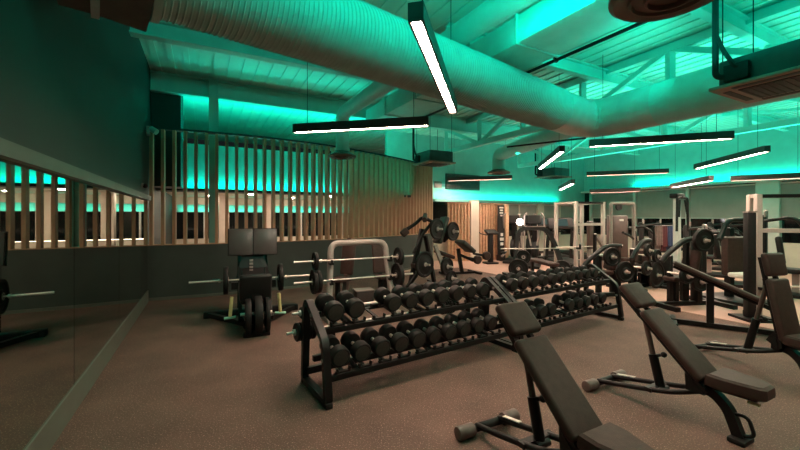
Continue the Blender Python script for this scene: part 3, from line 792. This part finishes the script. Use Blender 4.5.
# ------------------------------------------------------------------ lever row machine at the end of the screen
p = Vector((.45, 7.55, 0)); MA = ANG-.15
t = thing('lever_machine', 'black plate-loaded lever machine at the end of the low grey-green wall', 'weight machine', p, MA)
mloc2 = Matrix.Translation(p) @ Matrix.Rotation(MA, 4, 'Z')
def m2(x, y, z): return mloc2 @ Vector((x, y, z))
fb = MB(); fb.bar((-.35, .3, .04), (.75, .3, .04), .09, .07); fb.bar((-.3, -.25, .04), (-.3, .75, .04), .09, .07); fb.bar((.5, -.25, .04), (.5, .8, .04), .09, .07)
fb.obj('base_frame', 'black', t)
MB().bar((.62, -.05, .03), (.28, -.02, .92), .09, .07).obj('front_strut', 'silver', t)
up_ = MB(); up_.bar((-.15, .3, .05), (.12, .3, 1.25), .09, .08); up_.bar((.5, .5, .05), (.2, .3, 1.1), .07, .07); up_.bar((-.3, .1, .05), (.2, .2, .6), .06, .06); up_.obj('main_upright', 'black', t)
ar = MB(); ar.tube(fillet([(-.42, .0, 1.2), (-.12, .0, 1.38), (.02, .05, 1.5), (.32, .08, 1.38), (.42, .1, 1.05)], .1, 6), .038, 12)
ar.tube([(-.15, .1, .75), (.05, .08, 1.15), (.25, .08, 1.38)], .035, 10); ar.bar((.35, .2, 1.3), (.62, .2, 1.0), .14, .12); ar.obj('lever_arm', 'black', t)
MB().bar((-.44, .0, 1.14), (-.32, .0, 1.24), .12, .14, bevel=.03).obj('grip_pad', 'vinyl', t)
MB().tube([(-.02, -.18, 1.44), (.12, .12, 1.54)], .05, 14).obj('pivot_sleeve', 'vinyl', t)
MB().bar((.38, .1, .95), (.58, .12, 1.5), .32, .1, (1, 0, 0), .035, 3).obj('chest_pad', 'vinylg', t)
MB().bar((-.12, .2, .48), (.28, .2, .5), .34, .09, bevel=.03).obj('seat_pad', 'vinyl', t)
for x, y, z, r, th, lab in ((.26, -.16, 1.26, .21, .05, 'large ridged black plate high on the lever machine'), (.70, .0, 1.2, .2, .05, 'black plate on the outer arm of the lever machine'),
                            (-.02, -.18, .56, .26, .05, 'big black plate low on the lever machine, towards the barbell stand'), (.46, -.2, .5, .18, .06, 'black plate stored on the front strut of the lever machine, upper'),
                            (.56, -.2, .26, .15, .06, 'black plate stored on the front strut of the lever machine, lower')):
    c_ = m2(x, y, z); ax = Vector((math.cos(2.35), math.sin(2.35), 0))
    plate(c_, 2.35, r, th, lab, 'plates on the lever machine')
    pq = MB().cyl(c_-ax*.14, c_+ax*.16, .02, seg=12).obj('plate_peg', 'chrome', t); pq.matrix_parent_inverse = mloc2.inverted()
    
# ------------------------------------------------------------------ preacher curl bench, console stand
p = fl(460, 274)
t = thing('preacher_bench', 'black preacher curl bench with rollers on the pale floor before the oak partition', 'bench', p, .35); t.scale = (1.12, 1.12, 1.12)
fb = MB(); fb.bar((-.42, 0, .03), (.42, 0, .03), .07, .05); fb.bar((-.4, -.25, .03), (-.4, .25, .03), .06, .05); fb.bar((.4, -.28, .03), (.4, .28, .03), .06, .05); fb.obj('base_frame', 'black', t)
MB().bar((.05, 0, .03), (-.05, 0, .6), .07, .07).obj('upright', 'black', t)
MB().bar((-.3, 0, .05), (-.42, 0, .42), .06, .06).obj('seat_post', 'black', t)
MB().bar((-.2, 0, .40), (-.62, 0, .56), .3, .08, bevel=.03).obj('seat_pad', 'vinyl', t)
MB().bar((-.02, 0, .78), (.3, 0, .52), .45, .1, bevel=.035, seg=3).obj('arm_pad', 'vinylg', t)
MB().bar((.0, 0, .45), (.35, 0, .3), .06, .06).obj('leg_lever', 'black', t)
for x, z in ((.28, .36), (.52, .44)):
    MB().cyl((x, -.3, z), (x, .25, z), .03, seg=12).obj('roller_axle', 'black', t)
    for y in (-.3, ): MB().lathe([(0, 0), (.08, 0), (.1, .02), (.1, .08), (.08, .1), (.05, .1), (0, .1)], (x, y-.06, z), (0, 1, 0), seg=20).obj('foam_roller', 'vinyl', t)
p = Vector((2.9, 11.9, 0))
t = thing('console_stand', 'slim black console stand before the oak slatted partition', 'stand', p, .3)
MB().box((0, 0, .03), (.4, .35, .06), bevel=.015).obj('base', 'black', t)
MB().box((0, 0, .5), (.16, .1, .94), bevel=.015).obj('post', 'black', t)
MB().box((0, -.06, 1.02), (.4, .24, .07), Matrix.Rotation(.5, 3, 'X'), .015).obj('console', 'blackm', t)
MB().tube(fillet([(-.1, 0, .92), (-.42, -.1, .98), (-.48, -.16, 1.02)], .05), .018, 8).obj('handlebar', 'black', t)

# ------------------------------------------------------------------ black arched press station
p = fl(536, 277)
t = thing('bench_press_station', 'black arched bench press station behind the farther dumbbells', 'bench press', p, ANG*.2)
wd = .52
MB().tube(fillet([(-wd-.12, -.25, .03), (-wd, .0, .75), (-wd+.1, .08, 1.22), (wd-.2, .08, 1.22), (wd, 0, .75), (wd+.12, -.25, .03)], .22, 8), .05, 12, rect=(.1, .08), up=(0, 1, 0)).obj('arch_frame', 'black', t)
MB().bar((-wd+.25, .08, 1.26), (wd-.3, .08, 1.26), .1, .02).obj('top_strip', 'silver', t)
fb = MB(); fb.bar((-wd-.12, .5, .03), (-wd-.12, -.4, .03), .08, .06); fb.bar((wd+.12, .5, .03), (wd+.12, -.4, .03), .08, .06); fb.bar((-wd-.1, .4, .03), (wd+.1, .4, .03), .07, .06)
fb.obj('base_frame', 'black', t)
MB().bar((0, -.9, .42), (0, .25, .42), .28, .08, bevel=.03).obj('bench_pad', 'vinyl', t)
for y in (-.8, .2): MB().bar((0, y, .0), (0, y, .4), .07, .07).obj('bench_leg', 'black', t)
for s in (-1, 1): MB().bar((s*.08, .1, .78), (s*.16, .12, 1.16), .05, .04).obj('safety_catch', 'silver', t)
barbell(p+Vector((.12, -.06, .72)), ANG*.2, 2.1, 'chrome barbell racked on the black arched press station', 'barbells')
for x, z, r, lab in ((-.55, .26, .23, 'large black plate on the arched press station, nearer the oak post'), (.5, .26, .2, 'black plate on the arched press station, nearer the silver rack'),
                     (-.38, .52, .17, 'medium plate on the arched press station leg, nearer the oak post')):
    plate(p+Vector((x, -.34 if z < .4 else -.2, z)), PI/2-.35, r, .07, lab, 'plates on the press station')

# ------------------------------------------------------------------ silver racks and brown weight tower
def power_rack(p, rz, w, d, h, label, m='silver2', bars=(.55, 1.45)):
    t = thing('power_rack', label, 'power rack', p, rz, 'silver power racks')
    for x in (0, w):
        for y in (0, d): MB().box((x, y, h/2), (.075, .075, h), bevel=.008).obj('upright', m, t)
    MB().bar((0, 0, h-.03), (w, 0, h-.03), .07, .05).obj('top_bar', 'black', t)
    MB().bar((0, d, h-.03), (w, d, h-.03), .07, .05).obj('top_bar', m, t)
    for x in (0, w):
        MB().bar((x, 0, h-.03), (x, d, h-.03), .06, .05).obj('side_bar', m, t); MB().bar((x, -.25, .03), (x, d+.1, .03), .08, .06).obj('foot_beam', 'black', t)
    MB().bar((0, 0, bars[1]), (w, 0, bars[1]), .05, .06).obj('cross_bar', m, t)
    for x in (0, w):
        hk = MB(); hk.bar((x, -.03, bars[0]+.3), (x, -.14, bars[0]+.3), .06, .04); hk.bar((x, -.13, bars[0]+.3), (x, -.13, bars[0]+.4), .06, .02)
        hk.obj('bar_hook', 'black', t)
    return t
p = at(576, 217, 9.0); p.z = 0
power_rack(p, ANG*.6, .82, .7, 1.88, 'silver power rack standing between the arched press station and the brown weight tower', bars=(.45, 1.32))
barbell(p+Vector((.4, .1, .78)), ANG*.6, 2.0, 'chrome barbell on the hooks of the silver power rack behind the dumbbells', 'barbells')
q = at(590, 217, 9.2)
t = thing('seat_tower', 'dark padded lat seat inside the silver power rack', 'bench', Vector((q.x, q.y, 0)), ANG)
MB().box((0, 0, 1.05), (.16, .1, .7), bevel=.03).obj('back_pad', 'brown', t); MB().bar((0, .02, .03), (0, .02, 1.4), .06, .08).obj('post', 'silver', t); MB().box((0, -.2, .5), (.3, .4, .08), bevel=.03).obj('seat_pad', 'vinyl', t)
MB().box((0, -.1, .03), (.4, .6, .06), bevel=.01).obj('base', 'black', t)
p = at(617, 217, 9.6); p.z = 0
t = thing('weight_tower', 'tall brown-shrouded weight stack tower with a silver portal frame', 'weight machine', p, ANG*.6)
MB().box((0, 0, .78), (.5, .22, 1.52), bevel=.03).obj('shroud', 'brown', t)
MB().box((.02, -.115, 1.42), (.14, .006, .05)).obj('badge', 'paper', t)
MB().tube(fillet([(-.3, -.1, .03), (-.3, -.1, 1.85), (.44, -.1, 1.85), (.44, -.1, .03)], .06, 6), .04, 12).obj('portal_frame', 'silver', t)
MB().box((.05, 0, .03), (1.0, .7, .05), bevel=.01).obj('base_plate', 'black', t)
MB().lathe([(.02, -.015), (.09, -.02), (.08, 0), (.09, .02), (.02, .015)], (-.05, -.1, 1.76), (0, 1, 0), seg=20).obj('pulley', 'blackm', t)
MB().tube(fillet([(.2, -.3, .95), (.05, -.35, 1.02), (-.3, -.45, 1.12)], .1), .03, 10).obj('press_arm', 'black', t)
MB().bar((-.1, -.55, .45), (-.1, -.2, .45), .3, .08, bevel=.03).obj('seat_pad', 'vinyl', t)

# cable column with hanging straps
p = at(677, 217, 7.9); p.z = 0
t = thing('cable_column', 'tall white cable column with black straps looped over its head', 'weight machine', p, ANG)
MB().box((0, 0, .95), (.13, .1, 1.9), bevel=.01).obj('column_post', 'white', t)
MB().box((0, .1, .03), (.9, .8, .06), bevel=.01).obj('base_plate', 'black', t)
for s in (-1, 1):
    MB().tube(fillet([(s*.02, -.08, 1.92), (s*.2, -.1, 1.9), (s*.22, -.1, 1.2)], .06), .025, 8).obj('strap', 'blackm', t)
    MB().tube([(s*.1, -.1, 1.86), (s*.17, -.12, 1.5)], .02, 8).obj('cable', 'blackm', t)
MB().box((0, 0, 1.95), (.3, .16, .1), bevel=.02).obj('pulley_head', 'black', t)
MB().box((-.0, .16, .36), (.24, .2, .62), bevel=.02).obj('weight_shroud', 'blackm', t)

# striped towel and blue cloth over a rail near the cable column
p = at(664, 217, 9.0); p.z = 0
t = thing('clothes_stand', 'low rail with hanging red, pale and blue cloths beside the cable column', 'stand', p, .2)
MB().tube(fillet([(-.3, 0, .03), (-.3, 0, 1.28), (.3, 0, 1.28), (.3, 0, .03)], .05), .018, 8).obj('rail', 'black', t)
MB().bar((-.3, -.2, .02), (-.3, .2, .02), .04, .04).bar((.3, -.2, .02), (.3, .2, .02), .04, .04).obj('foot', 'black', t)
def cloth(x0, x1, z0, m, nm, par=None):
    mb = MB(); n = 10
    for k, (a, b) in enumerate(((.03, z0), (-.03, z0+.1))):
        pts = []
        for i in range(n+1):
            x = x0+(x1-x0)*i/n; pts.append((x, a+.012*math.sin(i*1.9), b))
        pts2 = [(x, y*.6, 1.28) for x, y, z in pts]
        vs1 = [mb.bm.verts.new(q) for q in pts]; vs2 = [mb.bm.verts.new(q) for q in pts2]
        for i in range(n): mb.bm.faces.new((vs1[i], vs1[i+1], vs2[i+1], vs2[i]))
    o = mb.obj(nm, m); md = o.modifiers.new('thick', 'SOLIDIFY'); md.thickness = .012; return o
for x0, x1, z0, m, lab in ((-.28, -.08, .72, 'pink', 'pale pink towel on the low rail beside the cable column'), (-.08, .08, .68, 'red', 'red towel on the low rail beside the cable column'), (.09, .28, .7, 'blue', 'blue towel on the low rail beside the cable column')):
    o = cloth(x0, x1, z0, m, 'hanging_towel'); o.location = p; o.rotation_euler = (0, 0, .2)
    tag(o, lab, 'towel', 'towels on the low rail')

# plate-loaded machines in the middle right
def plate_machine(p, rz, label, plates, arm=1.1, seatm='vinyl', tree=False):
    t = thing('plate_machine', label, 'weight machine', p, rz, 'plate-loaded machines')
    fb = MB(); fb.bar((-.6, 0, .04), (.6, 0, .04), .09, .07); fb.bar((-.55, -.4, .04), (-.55, .4, .04), .08, .07); fb.bar((.5, -.4, .04), (.5, .4, .04), .08, .07); fb.obj('base_frame', 'black', t)
    MB().bar((.2, 0, .05), (.2, 0, arm), .14, .1, bevel=.01).obj('main_upright', 'black', t)
    MB().tube(fillet([(.25, -.05, arm), (-.1, -.1, arm+.02), (-.5, -.15, arm-.22), (-.62, -.15, arm-.35)], .2, 8), .042, 12).obj('lever_arm', 'black', t)
    MB().bar((-.3, .05, .45), (.1, .05, .45), .25, .08, bevel=.03).obj('seat_pad', seatm, t)
    MB().bar((.1, .05, .5), (.2, .05, .98), .3, .08, (1, 0, 0), .03).obj('back_pad', seatm, t)
    MB().bar((-.15, .05, .05), (-.15, .05, .42), .07, .07).obj('seat_post', 'black', t)
    pg = MB()
    mm = Matrix.Translation(p) @ Matrix.Rotation(rz, 4, 'Z')
    for (x, z, r, lab) in plates:
        pg.cyl((x, .1, z), (x, -.36, z), .022, seg=12)
        if lab: plate(mm @ Vector((x, -.26, z)), rz+PI/2, r, .06, lab, 'plates on the middle machines')
    pg.obj('plate_peg', 'chrome', t)
    for x in {round(a[0], 2) for a in plates}: MB().bar((x, .06, .06), (x, .06, max(a[1] for a in plates if round(a[0], 2) == x)), .07, .06).obj('peg_post', 'black', t)
    return t
p = at(686, 217, 6.3); p.z = 0
plate_machine(p, .15, 'black lever machine with one big raised plate, left of the long sloping bench',
              [(.06, 1.12, .19, 'big black plate held high on its peg, before the tall cable column'), (.0, .45, .16, 'black plate low on the machine before the cable column'), (-.25, .55, .13, 'smaller black plate on the machine before the cable column')], 1.12)
p = at(641, 217, 7.9); p.z = 0
plate_machine(p, .5, 'black lever machine with several plates between the middle bench and the brown tower',
              [(-.22, .82, .13, 'ribbed plate on the upper peg before the brown tower'), (-.28, .46, .15, 'plate on the lower peg before the brown tower'), (.08, .30, .28, 'large black plate low behind the middle bench head pad'), (.1, .68, .14, 'mid-height black plate right of the brown tower')], 1.0)
p = at(607, 217, 7.0); p.z = 0
plate_machine(p, .2, 'black lever machine close behind the far end of the dumbbells',
              [(-.12, .78, .17, 'black plate on the machine right behind the last dumbbells'), (.16, .5, .19, 'black plate low on the machine behind the last dumbbells')], .95)
# sloping silver guide bars seen in front of the brown tower
p = at(602, 217, 8.3); p.z = 0
t = thing('incline_guide', 'slanting silver guide bar frame before the brown weight tower', 'weight machine', p, ANG)
MB().bar((-.25, 0, 1.12), (.45, 0, .4), .06, .05).obj('guide_bar', 'silver', t); MB().bar((.45, 0, .02), (.45, 0, .42), .07, .06).obj('post', 'black', t); MB().bar((-.25, 0, .02), (-.25, 0, 1.12), .06, .05).obj('post', 'black', t)
MB().bar((-.35, 0, .03), (.6, 0, .03), .3, .05).obj('base', 'black', t)

# silver rack at the right with dark upright
p = at(758, 217, 5.5); p.z = 0
power_rack(p, -.15, 1.3, .14, 1.84, 'large silver rack at the right picture edge beside the upright bench', bars=(.15, 1.30))
q = at(751, 217, 5.42)
t = thing('padded_column', 'dark upright weight column standing against the silver rack', 'weight machine', Vector((q.x-.02, q.y, 0)), -.1)
MB().box((0, 0, .8), (.12, .1, 1.54), bevel=.02).obj('shroud', 'blackm', t); MB().box((0, 0, .02), (.3, .4, .04)).obj('base', 'black', t); MB().box((0, 0, 1.575), (.13, .11, .02)).obj('cap', 'silver', t)
barbell(p+Vector((.75, -.35, .52)), -.12, 1.5, 'chrome barbell low on the silver rack at the picture edge', 'barbells')
p = p+Vector((.7, .35, 0))
t = thing('rack_seat', 'dark machine seat with pale footrest inside the silver rack', 'bench', p+Vector((0, .8, 0)), .2)
MB().box((0, 0, .8), (.5, .14, .7), bevel=.05).obj('back_pad', 'vinyl', t); MB().bar((0, .1, .03), (0, .1, 1.3), .1, .1).obj('post', 'black', t); MB().box((-.1, -.35, .5), (.5, .45, .08), bevel=.03).obj('seat_pad', 'paper', t)
MB().tube(fillet([(-.35, 0, 1.1), (-.1, .05, 1.45), (.3, .05, 1.45)], .15, 6), .04, 10).obj('arm', 'black', t); MB().box((0, 0, .03), (.8, .9, .06), bevel=.01).obj('base', 'black', t)

# selectorised machines along the blind wall
def selector(p, rz, label, h=1.25, pad='vinyl'):
    t = thing('selector_machine', label, 'weight machine', p, rz, 'dark machines along the window wall')
    MB().box((.35, 0, h/2+.04), (.14, .28, h), bevel=.03).obj('stack_shroud', 'black', t)
    MB().box((0, 0, .04), (1.2, .7, .07), bevel=.015).obj('base_frame', 'black', t)
    MB().box((-.15, 0, .48), (.42, .4, .09), bevel=.03).obj('seat_pad', pad, t)
    MB().box((.1, 0, .85), (.09, .28, .55), Matrix.Rotation(.12, 3, 'Y'), .035).obj('back_pad', pad, t)
    MB().bar((-.1, 0, .08), (-.1, 0, .44), .1, .1).obj('seat_post', 'silver', t)
    for s in (-1, 1): MB().tube(fillet([(.3, s*.32, h*.95), (-.1, s*.36, h), (-.4, s*.32, .95), (-.42, s*.3, .75)], .12, 6), .028, 10).obj('press_arm', 'black', t)
    MB().tube(fillet([(.3, -.2, h), (.3, -.2, h+.12), (.3, .2, h+.12), (.3, .2, h)], .04), .02, 8).obj('top_handle', 'silver', t)
for px, Y, rz, h, pad, lab in ((722, 8.2, 2.6, 1.2, 'blackm', 'black selector machine nearest the long sloping bench, left of the silver rack'), (704, 9.6, 2.4, 1.25, 'blackm', 'black selector machine in front of the blinds beyond the cable column'),
                               (742, 10.2, 2.2, 1.3, 'blackm', 'black selector machine close left of the dark upright column'), (655, 11.3, 2.6, 1.3, 'blackm', 'black selector machine between the brown tower and the cable column'),
                               (640, 10.2, 2.6, 1.25, 'blackm', 'black selector machine right behind the silver portal frame'), (788, 7.1, 2.3, 1.5, 'blackm', 'tall black selector machine seen through the silver rack'),
                               (672, 12.0, 2.5, 1.3, 'blackm', 'black selector machine deep behind the cable column, by the blinds'), (725, 11.6, 2.5, 1.3, 'blackm', 'black selector machine by the blinds third from the silver rack')):
    p = at(px, 217, Y); p.z = 0; selector(p, rz, lab, h, pad)

# cardio machines along the far wall
def cardio(p, rz, label, kind):
    t = thing('treadmill' if kind == 0 else 'cross_trainer', label, 'treadmill' if kind == 0 else 'cross trainer', p, rz, 'cardio machines by the far wall')
    if kind == 0:
        MB().box((0, 0, .13), (.8, 1.8, .16), bevel=.03).obj('deck', 'blackm', t); MB().box((0, -.1, .215), (.5, 1.5, .012)).obj('belt', 'rubber', t)
        for s in (-1, 1):
            MB().bar((s*.38, .7, .15), (s*.36, .5, 1.25), .06, .08).obj('upright', 'blackm', t)
            MB().bar((s*.37, .5, 1.05), (s*.37, -.1, .98), .05, .05, bevel=.01).obj('side_rail', 'black', t)
        MB().box((0, .55, 1.3), (.78, .1, .35), Matrix.Rotation(-.35, 3, 'X'), .03).obj('console', 'blackm', t)
        MB().box((0, .49, 1.33), (.4, .012, .22), Matrix.Rotation(-.35, 3, 'X')).obj('display', 'tvglow', t)
    else:
        MB().bar((0, -.8, .06), (0, .8, .06), .4, .08, bevel=.02).obj('base_frame', 'blackm', t)
        MB().lathe([(0, -.1), (.28, -.1), (.34, -.06), (.34, .06), (.28, .1), (0, .1)], (0, .55, .42), (1, 0, 0), seg=24).obj('flywheel_cover', 'blackm', t)
        MB().bar((0, .5, .3), (0, .4, 1.35), .1, .12).obj('mast', 'black', t)
        MB().box((0, .38, 1.42), (.4, .07, .28), Matrix.Rotation(-.3, 3, 'X'), .02).obj('console', 'blackm', t)
        for s in (-1, 1):
            MB().tube(fillet([(s*.28, .3, .3), (s*.3, .2, 1.0), (s*.27, -.05, 1.55), (s*.2, .0, 1.62)], .15, 6), .025, 10).obj('moving_handle', 'silver', t)
            MB().bar((s*.22, -.75, .24), (s*.22, .5, .34), .06, .05).obj('pedal_arm', 'silver', t)
            MB().box((s*.22, -.4, .33), (.16, .4, .04), bevel=.01).obj('pedal', 'rubber', t)
CR = [(512, 12.5, 1, 'cross trainer by the far wall, closest to the oak post'), (528, 13.0, 1, 'cross trainer by the far wall, second from the oak post'), (534, 11.3, 1, 'cross trainer standing forward of the row, behind the arched press station'),
      (549, 13.3, 0, 'treadmill by the far wall with its console raised, closest to the cross trainers'), (574, 13.6, 0, 'treadmill by the far wall, half hidden behind the silver power rack'),
      (568, 11.0, 0, 'treadmill standing forward of the row, behind the arched press station')]
for i, (px, Y, k, lab) in enumerate(CR):
    p = at(px, 217, Y); p.z = 0; cardio(p, ANG+(-.5 if k == 0 else -.9), 'dark '+lab, k)
p = at(520, 222, 11.3)
t = thing('lit_globe', 'bright white lamp glowing at the far windows above the cross trainers', 'lamp', p)
MB().ball((0, 0, 0), .1).obj('globe', 'flare', t)
MB().cyl((0, 0, -.14), (0, 0, -p.z+.02), .015, seg=8).obj('stem', 'blackm', t); MB().cyl((0, 0, -p.z+.0), (0, 0, -p.z+.03), .14, seg=16).obj('base', 'blackm', t)
# low dark items before the partition
p = at(453, 217, 11.3); p.z = 0

# ------------------------------------------------------------------ lights
TEAL = (.0, 1.0, .70)
def area(name, a, b, w, power, col=TEAL, up=True, tilt=None):
    a, b = Vector(a), Vector(b); d = b-a
    L = bpy.data.lights.new(name, 'AREA'); L.shape = 'RECTANGLE'; L.size = d.length; L.size_y = w; L.energy = power; L.color = col
    o = bpy.data.objects.new(name, L); C.objects.link(o); o.location = (a+b)/2
    x = d.normalized(); z = Vector(tilt) if tilt else Vector((0, 0, -1 if up else 1))   # light shines along -Z
    z = (z-x*z.dot(x)).normalized(); y = z.cross(x)
    o.rotation_euler = Matrix((x, y, z)).transposed().to_euler(); return o
area('led_bulkhead_low', W(LW+.1, 9.46, 2.14), W(5.0, 9.46, 2.14), .05, 55)
area('led_bulkhead_top', W(LW+.1, 9.62, 3.18), W(5.0, 9.62, 3.18), .05, 150)
area('led_far', W(7.1, FBV-.12, 2.12), W(13.2, FBV-.12, 2.12), .05, 52)
area('led_right', W(WW-.1, -3, 2.65), W(WW-.1, 8.6, 2.65), .05, 130)
area('led_back_room', W(LW+.2, 13.93, 1.67), W(6.5, 13.93, 1.67), .04, 22)
area('low_ceiling_fill', W(LW+.2, 10.2, 1.0), W(5.5, 10.2, 1.0), .2, 40, (1, .78, .58))  # added warm uplight, brightens the low cream ceiling
for u, v0, v1, z, pw in ((4.6, -2.5, 2.8, 3.15, 80), (7.3, -2.5, 7.2, 3.15, 120), (8.9, -2.5, 7.8, 3.15, 115), (10.6, -2.5, 8.5, 3.15, 115), (12.7, -2.5, 8.5, 3.15, 115)):
    area('teal_fill', W(u, v0, z), W(u, v1, z), .2, pw)  # added teal fill spread under the roof, no fixtures modelled
area('teal_fill_duct', ra+ru*.95+rv*4+Vector((0, 0, .0)), ra+ru*.95+rv*.6+Vector((0, 0, .0)), .1, 22)  # added teal fill beside the rectangular duct
area('teal_fill', W(2.6, -2.5, 3.05), W(2.6, 2.6, 3.05), .1, 60)  # added teal fill below the branch duct
area('teal_fill', W(-.3, -2.5, 3.3), W(-.3, 1.5, 3.3), .1, 50)  # added teal fill for the roof near the mirror wall

dn = Vector((.63, -.776, 0)); la = D0+dn*1.5; la.z = 3.75
area('teal_fill', la+DD*.2, la+DD*6.3,   .1, 75, tilt=(.63, -.776, -.1))  # added teal fill aimed at the upper side of the ribbed duct
w = bpy.data.worlds.new('night'); bpy.context.scene.world = w; w.use_nodes = True
w.node_tree.nodes['Background'].inputs['Color'].default_value = (.02, .03, .03, 1)
w.node_tree.nodes['Background'].inputs['Strength'].default_value = .3

# ------------------------------------------------------------------ camera
cam = bpy.data.cameras.new('camera'); co = bpy.data.objects.new('camera', cam); C.objects.link(co)
cam.sensor_width = 36; cam.lens = F_PX/800*36; cam.shift_y = -8/800
co.location = (0, 0, EYE); co.rotation_euler = (PI/2, 0, 0); cam.clip_start = .05
sc = bpy.context.scene; sc.camera = co
vs = sc.view_settings; vs.view_transform = 'Standard'; vs.look = 'None'; vs.exposure = 0; vs.gamma = 1; vs.use_curve_mapping = False
